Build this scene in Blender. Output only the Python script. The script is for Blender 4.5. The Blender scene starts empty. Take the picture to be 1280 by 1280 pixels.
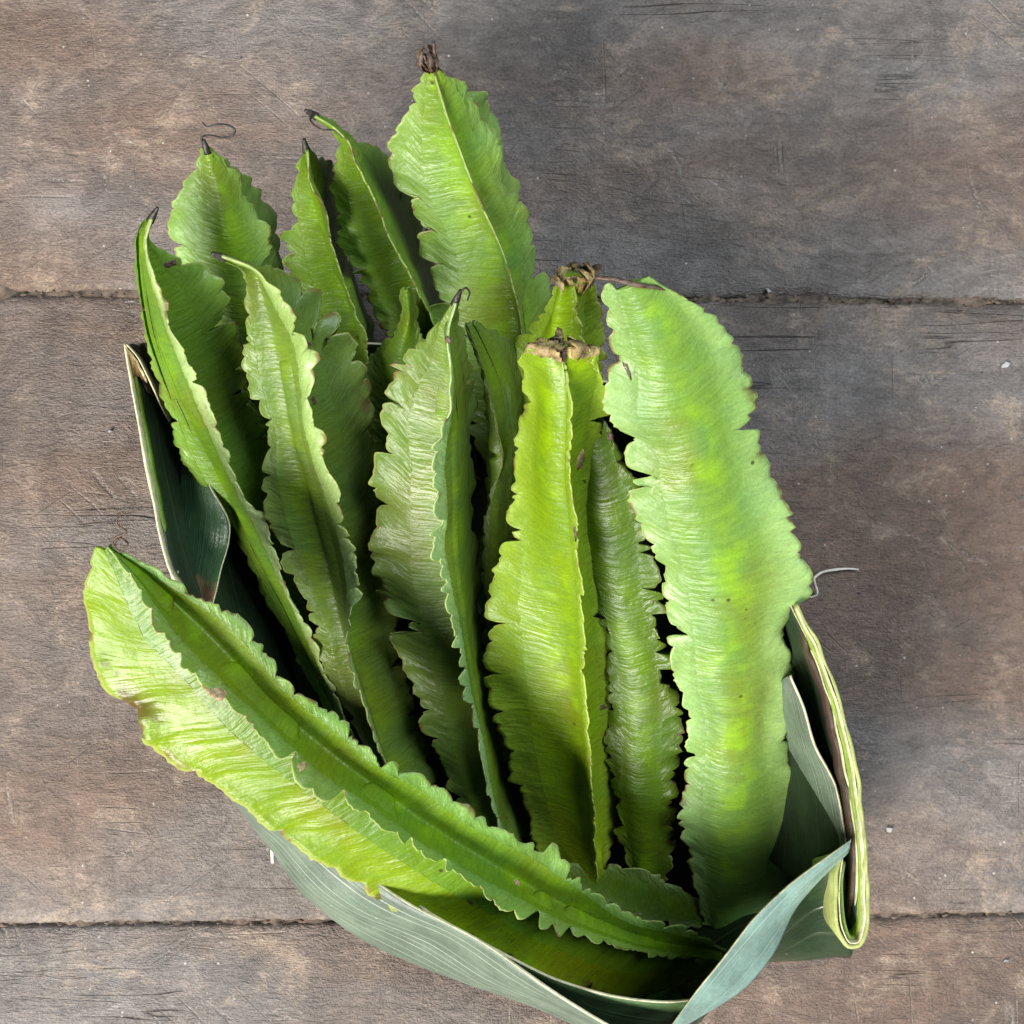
import bpy, math, random
import numpy as np
from mathutils import Vector

# ---------------------------------------------------------------- camera, world, lamps, exposure
scene = bpy.context.scene
C = scene.collection
CAM_H = 0.5
FRAME = 0.40                                    # metres of floor seen across the frame
cam = bpy.data.cameras.new('camera')
cam.lens = 36 * CAM_H / FRAME
cam.sensor_width = 36
cam.clip_start = 0.01
cam.clip_end = 50
camo = bpy.data.objects.new('camera', cam)
camo.location = (0, 0, CAM_H)
C.objects.link(camo)
scene.camera = camo

world = bpy.data.worlds.new('World')
scene.world = world
world.use_nodes = True
bg = world.node_tree.nodes['Background']
bg.inputs[0].default_value = (0.80, 0.90, 1.0, 1)
bg.inputs[1].default_value = 0.06


def area(name, loc, target, size, power, col):
    l = bpy.data.lights.new(name, 'AREA')
    l.shape = 'RECTANGLE'
    l.size, l.size_y = size
    l.energy = power
    l.color = col
    o = bpy.data.objects.new(name, l)
    o.location = loc
    o.rotation_euler = (Vector(target) - Vector(loc)).to_track_quat('-Z', 'Y').to_euler()
    C.objects.link(o)


area('porch_daylight', (-1.28, -1.62, 1.56), (0, 0, 0), (1.3, 1.0), 100, (1.0, 0.97, 0.92))
area('open_side_daylight', (1.25, 0.75, 2.0), (0, 0, 0), (1.2, 1.2), 38, (0.78, 0.89, 1.0))

scene.view_settings.view_transform = 'Standard'
scene.view_settings.look = 'None'
scene.view_settings.gamma = 1
scene.view_settings.exposure = 0.86
scene.render.resolution_x = scene.render.resolution_y = 1024

# ---------------------------------------------------------------- helpers
S = FRAME / 1280.0


def P(x, y, z):
    """photo pixel + height in cm -> point in the place (metres)"""
    z = z * 0.01
    k = S * (1 - z / CAM_H)
    return np.array([(x - 640) * k, (640 - y) * k, z])


def catmull(pts, n):
    """resample a polyline through pts to n points, even in chord length"""
    pts = np.array(pts, float)
    if len(pts) == 2:
        return pts[0] + (pts[1] - pts[0]) * np.linspace(0, 1, n)[:, None]
    d = np.r_[0, np.cumsum(np.linalg.norm(np.diff(pts, axis=0), axis=1))]
    d /= d[-1]
    m = np.gradient(pts, d, axis=0)
    # limited tangents
    t = np.linspace(0, 1, n)
    i = np.clip(np.searchsorted(d, t, side='right') - 1, 0, len(d) - 2)
    h = (d[i + 1] - d[i])[:, None]
    s = ((t - d[i])[:, None]) / h
    h00 = 2 * s**3 - 3 * s**2 + 1
    h10 = s**3 - 2 * s**2 + s
    h01 = -2 * s**3 + 3 * s**2
    h11 = s**3 - s**2
    return h00 * pts[i] + h10 * h * m[i] * .8 + h01 * pts[i + 1] + h11 * h * m[i + 1] * .8


def noise1(x, rng, n=64):
    v = rng.uniform(-1, 1, n)
    i = np.floor(x).astype(int)
    f = x - i
    f = f * f * (3 - 2 * f)
    return v[i % n] * (1 - f) + v[(i + 1) % n] * f


def norm(a):
    return a / np.maximum(np.linalg.norm(a, axis=-1, keepdims=True), 1e-9)


def mesh_obj(name, verts, faces, mat, parent=None, uv=None, midx=None, smooth=True):
    me = bpy.data.meshes.new(name)
    me.from_pydata([tuple(v) for v in verts], [], [tuple(int(i) for i in f) for f in faces])
    mats = mat if isinstance(mat, (list, tuple)) else [mat]
    for m in mats:
        me.materials.append(m)
    if midx is not None:
        me.polygons.foreach_set('material_index', np.array(midx, np.int32))
    if smooth:
        me.polygons.foreach_set('use_smooth', np.ones(len(me.polygons), bool))
    if uv is not None:
        ul = me.uv_layers.new(name='UVMap')
        li = np.zeros(len(me.loops), np.int32)
        me.loops.foreach_get('vertex_index', li)
        ul.data.foreach_set('uv', np.array(uv, np.float32)[li].ravel())
    me.update()
    o = bpy.data.objects.new(name, me)
    C.objects.link(o)
    if parent:
        o.parent = parent
        o.matrix_parent_inverse = parent.matrix_world.inverted()
    return o


def empty(name, loc, label, cat, group=None):
    o = bpy.data.objects.new(name, None)
    o.empty_display_size = 0.01
    o.location = tuple(loc)
    C.objects.link(o)
    o['label'] = label
    o['category'] = cat
    if group:
        o['group'] = group
    bpy.context.view_layer.update()
    return o


def grid_faces(nr, nc, closed=False, flip=False):
    f = []
    for i in range(nr - 1):
        for j in range(nc if closed else nc - 1):
            a, b = i * nc + j, i * nc + (j + 1) % nc
            q = (a, b, b + nc, a + nc)
            f.append(q[::-1] if flip else q)
    return f


def tube(name, pts, radii, mat, parent=None, seg=8, n=None):
    pts = np.array(pts, float)
    if n:
        rr = np.interp(np.linspace(0, 1, n), np.linspace(0, 1, len(radii)), radii)
        pts = catmull(pts, n)
    else:
        rr = np.array(radii)
    n = len(pts)
    T = norm(np.gradient(pts, axis=0))
    ref = np.array([0.31, 0.2, 0.93])
    A = norm(np.cross(T, ref))
    B = np.cross(T, A)
    th = np.linspace(0, 2 * np.pi, seg, endpoint=False)
    V = pts[:, None, :] + rr[:, None, None] * (np.cos(th)[None, :, None] * A[:, None, :] + np.sin(th)[None, :, None] * B[:, None, :])
    V = V.reshape(-1, 3)
    F = grid_faces(n, seg, True)
    F.append(tuple(range(seg))[::-1])
    F.append(tuple(range((n - 1) * seg, n * seg)))
    uv = np.stack([np.repeat(np.linspace(0, 1, n), seg), np.tile(np.linspace(0, 1, seg), n)], 1)
    return mesh_obj(name, V, F, mat, parent, uv)


# ---------------------------------------------------------------- materials
class NT:
    def __init__(self, name):
        self.m = bpy.data.materials.new(name)
        self.m.use_nodes = True
        self.t = self.m.node_tree
        self.t.nodes.clear()
        self.out = self.n('ShaderNodeOutputMaterial')

    def n(self, typ, ins=None, **kw):
        nd = self.t.nodes.new(typ)
        for k, v in kw.items():
            setattr(nd, k, v)
        for k, v in (ins or {}).items():
            self.set(nd.inputs[k], v)
        return nd

    def set(self, sock, v):
        if isinstance(v, bpy.types.NodeSocket):
            self.t.links.new(v, sock)
        elif isinstance(v, (tuple, list)) and len(v) == 3 and sock.type == 'RGBA':
            sock.default_value = (*v, 1)
        else:
            sock.default_value = v

    def math(self, op, a, b=0.0, c=None, clamp=False):
        nd = self.n('ShaderNodeMath', {0: a, 1: b}, operation=op, use_clamp=clamp)
        if c is not None:
            self.set(nd.inputs[2], c)
        return nd.outputs[0]

    def mix(self, f, a, b, mode='MIX'):
        nd = self.n('ShaderNodeMix', data_type='RGBA', blend_type=mode)
        self.set(nd.inputs[0], f)
        self.set(nd.inputs[6], a)
        self.set(nd.inputs[7], b)
        return nd.outputs[2]

    def noise(self, vec, scale, detail=4, rough=0.55, dist=0.0):
        nd = self.n('ShaderNodeTexNoise', {'Vector': vec, 'Scale': scale, 'Detail': detail, 'Roughness': rough, 'Distortion': dist})
        return nd.outputs[0]

    def map(self, vec, scale=(1, 1, 1), rot=(0, 0, 0), loc=(0, 0, 0)):
        return self.n('ShaderNodeMapping', {'Vector': vec, 'Location': loc, 'Rotation': rot, 'Scale': scale}).outputs[0]

    def ramp(self, v, a, b, x=0.0, y=1.0):
        nd = self.n('ShaderNodeMapRange', {0: v, 1: a, 2: b, 3: x, 4: y}, interpolation_type='SMOOTHSTEP')
        return nd.outputs[0]

    def bump(self, h, dist, strength=1.0, normal=None):
        nd = self.n('ShaderNodeBump', {'Height': h, 'Distance': dist, 'Strength': strength})
        if normal is not None:
            self.set(nd.inputs['Normal'], normal)
        return nd.outputs[0]

    def principled(self, col, rough, normal=None, spec=0.5, **ins):
        p = self.n('ShaderNodeBsdfPrincipled', {'Base Color': col, 'Roughness': rough, 'Specular IOR Level': spec})
        for k, v in ins.items():
            self.set(p.inputs[k.replace('_', ' ')], v)
        if normal is not None:
            self.set(p.inputs['Normal'], normal)
        return p.outputs[0]

    def finish(self, sh):
        self.t.links.new(sh, self.out.inputs[0])
        return self.m


def mat_plain(name, col, rough=0.6, var=0.35, scale=400, bump=0.0004):
    g = NT(name)
    tc = g.n('ShaderNodeTexCoord').outputs['Object']
    n = g.noise(tc, scale, 4)
    k = g.ramp(n, 0.25, 0.75, 1 - var, 1 + var)
    c = g.mix(1.0, col, g.n('ShaderNodeCombineColor', {0: k, 1: k, 2: k}).outputs[0], 'MULTIPLY')
    return g.finish(g.principled(c, rough, g.bump(n, bump)))


def mat_bean(name, wing):
    g = NT(name)
    tc = g.n('ShaderNodeTexCoord')
    oi = g.n('ShaderNodeObjectInfo')
    uv = g.n('ShaderNodeSeparateXYZ', {0: tc.outputs['UV']})
    u, w = uv.outputs[0], uv.outputs[1]            # u: metres along the pod; w: 0 at the pod, 1 at the wing's edge
    ob = tc.outputs['Object']
    rnd = oi.outputs['Random']
    # fine ribs that run from the pod to the wing's edge, slanting and wavering
    base0 = oi.outputs['Color']
    base = g.mix(1.0, base0, (0.62, 0.66, 0.48), 'MULTIPLY')
    warp = g.noise(ob, 34, 2)
    phase = g.math('ADD', g.math('MULTIPLY', u, 1.0), g.math('MULTIPLY', g.math('SUBTRACT', warp, 0.5), 0.010))
    phase = g.math('ADD', phase, g.math('MULTIPLY', g.math('POWER', w, 1.5), 0.006))
    ribv = g.n('ShaderNodeCombineXYZ', {0: phase, 1: g.math('MULTIPLY', w, 0.004), 2: g.math('MULTIPLY', rnd, 3.0)}).outputs[0]
    rib = g.noise(ribv, 900, 2, 0.5)
    rib2 = g.noise(ribv, 380, 2, 0.5)
    fine = g.noise(ob, 1500, 3, 0.6)
    mott = g.noise(ob, 55, 4, 0.6)
    big = g.noise(ob, 22, 3, 0.5)
    # colours: yellow-green near the pod, paler and bluer on the wings, olive mottling
    hue = g.mix(g.ramp(mott, 0.35, 0.70), base, g.mix(1.0, base, (0.80, 0.92, 1.5), 'MULTIPLY'))
    hue = g.mix(g.ramp(big, 0.50, 0.66, 0, 0.5), hue, g.mix(1.0, base, (1.10, 0.70, 0.40), 'MULTIPLY'))
    core = g.math('MULTIPLY', g.ramp(w, 0.05, 0.40, .8, 0), g.ramp(g.noise(ob, 75, 2), 0.45, 0.65))
    hue = g.mix(g.math('MULTIPLY', core, 0.8), hue, g.mix(1.0, base0, (0.92, 1.0, 0.2), 'MULTIPLY'))
    pale = g.mix(0.08, g.mix(1.0, base0, (1.30, 1.22, 2.2), 'MULTIPLY'), (0.50, 0.62, 0.42))
    wf = g.math('MULTIPLY', g.ramp(w, 0.08, 0.95, 0, 1.0), oi.outputs['Alpha'])
    col = g.mix(g.math('MULTIPLY', wf, g.ramp(g.noise(ob, 40, 2), 0.3, 0.7, 0.5, 1.0)), hue, pale)
    k = g.ramp(rib, 0.3, 0.7, 0.92, 1.08)
    k = g.math('MULTIPLY', k, g.ramp(fine, 0.3, 0.7, 0.9, 1.1))
    col = g.mix(1.0, col, g.n('ShaderNodeCombineColor', {0: k, 1: k, 2: k}).outputs[0], 'MULTIPLY')
    # specks, bruises and dry brown nicks
    vor = g.n('ShaderNodeTexVoronoi', {'Vector': ob, 'Scale': 190.0}, feature='F1').outputs['Distance']
    pick = g.ramp(g.noise(ob, 90, 1), 0.66, 0.71)
    speck = g.math('MULTIPLY', g.ramp(vor, 0.10, 0.17, 1, 0), pick)
    col = g.mix(g.math('MULTIPLY', speck, 0.8), col, (0.035, 0.025, 0.008))
    if wing:
        edge = g.ramp(w, 0.955, 0.995)
        col = g.mix(g.math('MULTIPLY', edge, 0.55), col, (0.50, 0.50, 0.17))
        bru = g.math('MULTIPLY', g.ramp(g.noise(ob, 44, 4, 0.65), 0.60, 0.66), g.ramp(w, 0.70, 0.98))
        dry = g.math('MULTIPLY', g.ramp(g.noise(g.map(ob, loc=(1, 2, 3)), 85, 3), 0.55, 0.62), g.ramp(w, 0.90, 0.99))
        col = g.mix(g.math('MULTIPLY', dry, 0.85), col, (0.20, 0.115, 0.04))
        col = g.mix(g.math('MULTIPLY', bru, 0.8), col, (0.10, 0.055, 0.02))
    h = g.math('ADD', g.math('MULTIPLY', rib, 0.9), g.math('ADD', g.math('MULTIPLY', rib2, 0.6), g.math('MULTIPLY', fine, 0.22)))
    nb = g.bump(h, 0.00042, 0.75)
    nb = g.bump(mott, 0.0030, 0.4, nb)
    rough = g.ramp(mott, 0.3, 0.7, 0.30, 0.46)
    p = g.principled(col, rough, nb, 0.42)
    tr = g.n('ShaderNodeBsdfTranslucent', {'Color': g.mix(1.0, col, (1.25, 1.25, 0.35), 'MULTIPLY'), 'Normal': nb}).outputs[0]
    return g.finish(g.n('ShaderNodeMixShader', {0: 0.24 if wing else 0.16, 1: p, 2: tr}).outputs[0])


def mat_leaf(name, col, vein, rough, spec=0.5, vein_amt=0.5, brown=0.0, vscale=26.0, trans=0.1):
    """leaf with veins that run along u; v crosses them"""
    g = NT(name)
    tc = g.n('ShaderNodeTexCoord')
    uv = g.n('ShaderNodeSeparateXYZ', {0: tc.outputs['UV']})
    u, v = uv.outputs[0], uv.outputs[1]
    ob = tc.outputs['Object']
    warp = g.math('MULTIPLY', g.math('SUBTRACT', g.noise(ob, 12, 1), 0.5), 0.06)
    vv = g.n('ShaderNodeCombineXYZ', {0: g.math('MULTIPLY', u, 0.07), 1: g.math('ADD', v, warp), 2: 0.0}).outputs[0]
    tt = g.math('ADD', g.math('MULTIPLY', g.math('ADD', v, g.math('MULTIPLY', warp, 0.6)), vscale), g.math('MULTIPLY', g.noise(vv, 9, 1), 1.6))
    fr = g.math('ABSOLUTE', g.math('SUBTRACT', g.math('FRACT', tt), 0.5))
    cell = g.n('ShaderNodeTexWhiteNoise', {'W': g.math('FLOOR', tt)}, noise_dimensions='1D').outputs[0]
    line = g.math('MULTIPLY', g.ramp(fr, 0.0, 0.11, 1, 0), g.ramp(cell, 0.1, 1.0, 0.15, 1.0))
    l2 = g.noise(vv, vscale * 6, 2, 0.6)
    mott = g.noise(ob, 60, 5, 0.6)
    fine = g.noise(ob, 900, 3)
    k = g.math('MULTIPLY', g.ramp(l2, 0.3, 0.7, 0.88, 1.12), g.ramp(mott, 0.3, 0.7, 0.72, 1.25))
    k = g.math('MULTIPLY', k, g.ramp(fine, 0.3, 0.7, 0.93, 1.07))
    c = g.mix(1.0, col, g.n('ShaderNodeCombineColor', {0: k, 1: k, 2: k}).outputs[0], 'MULTIPLY')
    c = g.mix(g.math('MULTIPLY', line, vein_amt), c, vein)
    spots = g.math('MULTIPLY', g.ramp(g.n('ShaderNodeTexVoronoi', {'Vector': ob, 'Scale': 160.0}).outputs['Distance'], 0.05, 0.12, 1, 0),
                   g.ramp(g.noise(ob, 70, 1), 0.55, 0.62))
    c = g.mix(g.math('MULTIPLY', spots, 0.6), c, (0.45, 0.45, 0.36))
    if brown:
        br = g.ramp(g.math('ADD', u, g.math('MULTIPLY', g.math('SUBTRACT', mott, 0.5), 0.25)), 1 - brown, 1 - brown * 0.45)
        c = g.mix(br, c, g.mix(g.ramp(mott, .4, .6), (0.10, 0.055, 0.03), (0.20, 0.12, 0.06)))
    h = g.math('ADD', g.math('MULTIPLY', l2, 0.6), g.math('ADD', g.math('MULTIPLY', line, 0.5), g.math('MULTIPLY', fine, 0.12)))
    nb = g.bump(h, 0.0005, 0.7)
    nb = g.bump(mott, 0.002, 0.35, nb)
    p = g.principled(c, rough, nb, spec)
    tr = g.n('ShaderNodeBsdfTranslucent', {'Color': c}).outputs[0]
    return g.finish(g.n('ShaderNodeMixShader', {0: trans, 1: p, 2: tr}).outputs[0])


def mat_wood():
    g = NT('weathered_wood')
    tc = g.n('ShaderNodeTexCoord')
    oi = g.n('ShaderNodeObjectInfo')
    off = g.n('ShaderNodeCombineXYZ', {0: g.math('MULTIPLY', oi.outputs['Random'], 7.0), 1: g.math('MULTIPLY', oi.outputs['Random'], 3.0), 2: 0.0}).outputs[0]
    ob = g.n('ShaderNodeVectorMath', {0: tc.outputs['Object'], 1: off}, operation='ADD').outputs[0]
    s_long = g.map(ob, (0.35, 1, 1))
    s_fib = g.map(ob, (0.32, 1, 1))
    n_big = g.noise(s_long, 9, 4, 0.55)
    n_mid = g.noise(g.map(ob, (0.75, 1, 1)), 40, 7, 0.78, 0.4)
    n_fib = g.noise(s_fib, 420, 4, 0.7, 0.8)
    n_fib2 = g.noise(s_fib, 1500, 2, 0.6)
    n_grit = g.noise(ob, 900, 4, 0.7)
    n_blot = g.noise(g.map(ob, (0.7, 1, 1), loc=(3, 1, 0)), 75, 5, 0.7, 1.2)
    brown = (0.138, 0.088, 0.062)
    grey = (0.155, 0.135, 0.122)
    tan = (0.310, 0.230, 0.165)
    dark = (0.080, 0.062, 0.052)
    c = g.mix(g.ramp(n_big, 0.38, 0.62), brown, grey)
    stain = g.noise(g.map(ob, (0.6, 1, 1), loc=(4, 7, 0)), 13, 5, 0.6, 0.5)
    c = g.mix(g.ramp(stain, 0.50, 0.66, 0, 0.55), c, (0.072, 0.055, 0.046))
    c = g.mix(g.ramp(n_mid, 0.50, 0.72, 0, 0.8), c, tan)
    c = g.mix(g.ramp(n_mid, 0.28, 0.46, 0.55, 0), c, dark)
    k = g.math('MULTIPLY', g.ramp(n_fib, 0.3, 0.7, 0.86, 1.15), g.ramp(n_grit, 0.3, 0.7, 0.74, 1.28))
    k = g.math('MULTIPLY', k, g.ramp(n_blot, 0.35, 0.68, 0.78, 1.22))
    c = g.mix(1.0, c, g.n('ShaderNodeCombineColor', {0: k, 1: k, 2: k}).outputs[0], 'MULTIPLY')
    # thin pale scratches in several directions, each only in patches
    scr = None
    for i, (rot, sc, keep) in enumerate([(0.05, 55, .60), (1.5, 42, .62), (0.75, 48, .62), (-0.6, 60, .62)]):
        wv = g.n('ShaderNodeMapping', {'Vector': g.n('ShaderNodeMapping', {'Vector': ob, 'Rotation': (0, 0, rot), 'Location': (i * 1.7, i * .9, 0)}).outputs[0], 'Scale': (0.09, 1, 1)}).outputs[0]
        nn = g.noise(wv, sc, 2, 0.5)
        ln = g.ramp(g.math('ABSOLUTE', g.math('SUBTRACT', nn, 0.5)), 0.0, 0.010, 1, 0)
        pt = g.ramp(g.noise(g.map(ob, loc=(i * 2.3, 5, 0)), 26, 3), keep - .06, keep + .04)
        ln = g.math('MULTIPLY', ln, pt)
        scr = ln if scr is None else g.math('MAXIMUM', scr, ln)
    scr = g.math('MULTIPLY', scr, g.ramp(n_grit, 0.35, 0.6))
    c = g.mix(g.math('MULTIPLY', scr, 0.55), c, (0.36, 0.32, 0.28))
    # dark cracks along the grain
    ck = g.noise(g.map(ob, (0.05, 1, 1)), 60, 3, 0.6)
    crack = g.math('MULTIPLY', g.ramp(g.math('ABSOLUTE', g.math('SUBTRACT', ck, 0.5)), 0.0, 0.006, 1, 0), g.ramp(g.noise(ob, 14, 2), 0.56, 0.66))
    c = g.mix(g.math('MULTIPLY', crack, 0.7), c, (0.03, 0.022, 0.017))
    # pale grit and dark dots
    v1 = g.n('ShaderNodeTexVoronoi', {'Vector': g.n('ShaderNodeVectorMath', {0: ob, 1: (0, 0, 0)}).outputs[0], 'Scale': 330.0, 'Randomness': 1.0}).outputs['Distance']
    d1 = g.math('MULTIPLY', g.ramp(v1, 0.10, 0.22, 1, 0), g.ramp(g.noise(ob, 210, 1), 0.64, 0.70))
    c = g.mix(g.math('MULTIPLY', d1, 0.75), c, (0.52, 0.48, 0.43))
    v2 = g.n('ShaderNodeTexVoronoi', {'Vector': g.map(ob, loc=(2, 9, 0)), 'Scale': 240.0}).outputs['Distance']
    d2 = g.math('MULTIPLY', g.ramp(v2, 0.08, 0.2, 1, 0), g.ramp(g.noise(g.map(ob, loc=(7, 2, 0)), 150, 1), 0.64, 0.70))
    c = g.mix(g.math('MULTIPLY', d2, 0.7), c, (0.025, 0.02, 0.017))
    h = g.math('ADD', g.math('MULTIPLY', n_fib, 0.55), g.math('ADD', g.math('MULTIPLY', n_grit, 0.45), g.math('MULTIPLY', n_fib2, 0.3)))
    h = g.math('SUBTRACT', g.math('ADD', h, g.math('MULTIPLY', n_blot, 0.8)), g.math('MULTIPLY', g.math('MAXIMUM', crack, scr), 0.5))
    nb = g.bump(h, 0.0016, 0.85)
    rough = g.ramp(n_blot, 0.3, 0.7, 0.36, 0.55)
    return g.finish(g.principled(c, rough, nb, 0.5))


M_WOOD = mat_wood()
M_DARK = mat_plain('dark_under_floor', (0.02, 0.016, 0.013), 0.9)
M_POD = mat_bean('pod_skin', False)
M_WING = mat_bean('wing_skin', True)
M_DRY = mat_plain('dry_brown', (0.075, 0.045, 0.028), 0.55, 0.6, 500, 0.0008)
M_BLACK = mat_plain('dry_black', (0.022, 0.017, 0.013), 0.5, 0.5, 700, 0.0004)
M_CUT = mat_plain('cut_flesh', (0.20, 0.27, 0.05), 0.5, 0.3, 500, 0.0006)
M_CUTRIM = mat_plain('cut_rim_brown', (0.24, 0.17, 0.065), 0.6, 0.75, 260, 0.0006)
M_CORK = mat_plain('corky_tan', (0.34, 0.24, 0.12), 0.7, 0.5, 900, 0.0005)
M_CRUMB = mat_plain('seam_dirt', (0.10, 0.072, 0.052), 0.9, 0.7, 250, 0.0004)
M_FIBRE = mat_plain('pale_fibre', (0.62, 0.56, 0.46), 0.6, 0.2)
M_FLAKE = mat_plain('white_flake', (0.36, 0.34, 0.33), 0.6, 0.2)
M_WAX = mat_leaf('waxy_leaf', (0.115, 0.155, 0.110), (0.34, 0.40, 0.31), 0.42, 0.5, 0.75, vscale=24)
M_WAXB = mat_leaf('waxy_bluish_leaf', (0.22, 0.33, 0.27), (0.42, 0.54, 0.46), 0.42, 0.5, 0.7, vscale=9)
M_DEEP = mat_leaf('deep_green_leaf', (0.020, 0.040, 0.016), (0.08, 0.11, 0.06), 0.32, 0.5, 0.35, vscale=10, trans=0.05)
M_INNER = mat_leaf('inner_shade_leaf', (0.014, 0.028, 0.011), (0.03, 0.05, 0.025), 0.55, 0.3, 0.3, vscale=10, trans=0.02)  # leaf green darkened: the shade inside the basket is partly painted in
M_DEEPB = mat_leaf('deep_green_leaf_brown_end', (0.022, 0.055, 0.022), (0.08, 0.12, 0.07), 0.30, 0.5, 0.2, brown=0.20, vscale=10, trans=0.05)
M_MIDGREEN = mat_leaf('mid_green_leaf', (0.060, 0.115, 0.040), (0.16, 0.24, 0.10), 0.36, 0.5, 0.4, vscale=11)
M_RIB = mat_leaf('pale_rib', (0.38, 0.42, 0.13), (0.58, 0.56, 0.30), 0.45, 0.5, 0.6, vscale=30)
M_RIBG = mat_leaf('green_rib', (0.22, 0.33, 0.05), (0.36, 0.45, 0.12), 0.40, 0.5, 0.4, vscale=8)
M_EDGE = mat_plain('cream_leaf_edge', (0.55, 0.50, 0.32), 0.6, 0.25)
M_BROWNLEAF = mat_leaf('brown_dry_leaf', (0.075, 0.048, 0.034), (0.16, 0.11, 0.07), 0.5, 0.4, 0.5, vscale=14)
M_AMBER = mat_leaf('amber_dry_leaf', (0.22, 0.13, 0.035), (0.35, 0.25, 0.08), 0.42, 0.5, 0.4, vscale=9)

# ---------------------------------------------------------------- floor of planks
floor = bpy.data.objects.new('wooden_floor', None)
floor['kind'] = 'structure'
C.objects.link(floor)
rng = np.random.default_rng(5)


def seam(px0, py0, px1, py1):
    a, b = P(px0, py0, 0), P(px1, py1, 0)
    k = (b[1] - a[1]) / (b[0] - a[0])
    return lambda x: a[1] + k * (x - a[0])


PL = 0.9
seams = [seam(0, 1930, 1280, 1925), seam(0, 1157, 1280, 1144), seam(0, 366, 1280, 377), seam(0, -420, 1280, -405), seam(0, -1200, 1280, -1195)]
gaps = [0.0022, 0.0007, 0.0012, 0.002, 0.002]
for i in range(4):
    r = np.random.default_rng(20 + i)
    n = 1500
    xs = np.linspace(-PL, PL, n)
    lo0, hi0 = seams[i](xs) + gaps[i] / 2, seams[i + 1](xs) - gaps[i + 1] / 2

    def chip(amp, f):
        a = noise1(xs * 90 + 200, r, 256) * .4 + noise1(xs * f + 300, r, 512) * .35 + noise1(xs * f * 3 + 300, r, 1024) * .25
        bite = np.clip(noise1(xs * 60 + 100, r, 200) - .35, 0, 1) * 2.0
        return amp * (np.abs(a) * .9 + bite)
    lo = lo0 + chip(0.0007 if i == 1 else 0.0018, 320)
    hi = hi0 - chip(0.0010 if i == 0 else 0.0016, 260)
    # rows across the plank: underside, side, worn arris, top ... top, arris, side, underside
    prof = [(lo0 + .0003, -0.020), (lo0 + .0003, -0.0035), (lo - 0.0000, -0.0012), (lo + 0.0012, -0.00025), (lo + 0.0035, 0.0),
            (hi - 0.0035, 0.0), (hi - 0.0012, -0.00025), (hi + 0.0, -0.0012), (hi0 - .0003, -0.0035), (hi0 - .0003, -0.020)]
    rows = []
    for q, (yy, z) in enumerate(prof):
        zz = np.full(n, z)
        if q in (2, 3, 6, 7):
            zz = zz - np.abs(noise1(xs * 240 + 300, r, 512)) * 0.0007
        rows.append(np.stack([xs, yy, zz], 1))
    V = np.concatenate(rows)
    F = grid_faces(len(prof), n)
    mesh_obj('plank', V, F, M_WOOD, floor)
# dark joist space under the planks
for si in (1, 2):                                  # packed dirt in the seams
    xs = np.linspace(-PL, PL, 900)
    rr = np.random.default_rng(si)
    zz = -.0021 + .0011 * noise1(xs * 130 + 200, rr, 400) + .0005 * noise1(xs * 600 + 700, rr, 900)
    V = np.concatenate([np.stack([xs, seams[si](xs) + o, zz], 1) for o in (-.003, .003)])
    mesh_obj('seam_dirt', V, grid_faces(2, 900), M_CRUMB, floor)
u = mesh_obj('floor_underside', [(-PL, -.5, -.021), (PL, -.5, -.021), (PL, .6, -.021), (-PL, .6, -.021)], [(0, 1, 2, 3)], M_DARK, floor)

# ---------------------------------------------------------------- winged beans
NB = 420


def scallop(u, rng, lo, hi):
    """irregular saw-like lobes: 0 in the notches, 1 on the crests; u in metres"""
    brk = [u[0] - rng.uniform(0, hi)]
    while brk[-1] < u[-1] + hi:
        brk.append(brk[-1] + rng.uniform(lo, hi))
    brk = np.array(brk)
    i = np.clip(np.searchsorted(brk, u, side='right') - 1, 0, len(brk) - 2)
    p = (u - brk[i]) / (brk[i + 1] - brk[i])
    amp = rng.uniform(0.35, 1.0, len(brk))[i]
    ty = rng.uniform(0.8, 2.0, len(brk))[i]
    s = np.sin(np.pi * np.clip(p, 0, 1) ** ty) ** 0.6
    return 1 - amp * (1 - s), i, p


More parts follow.
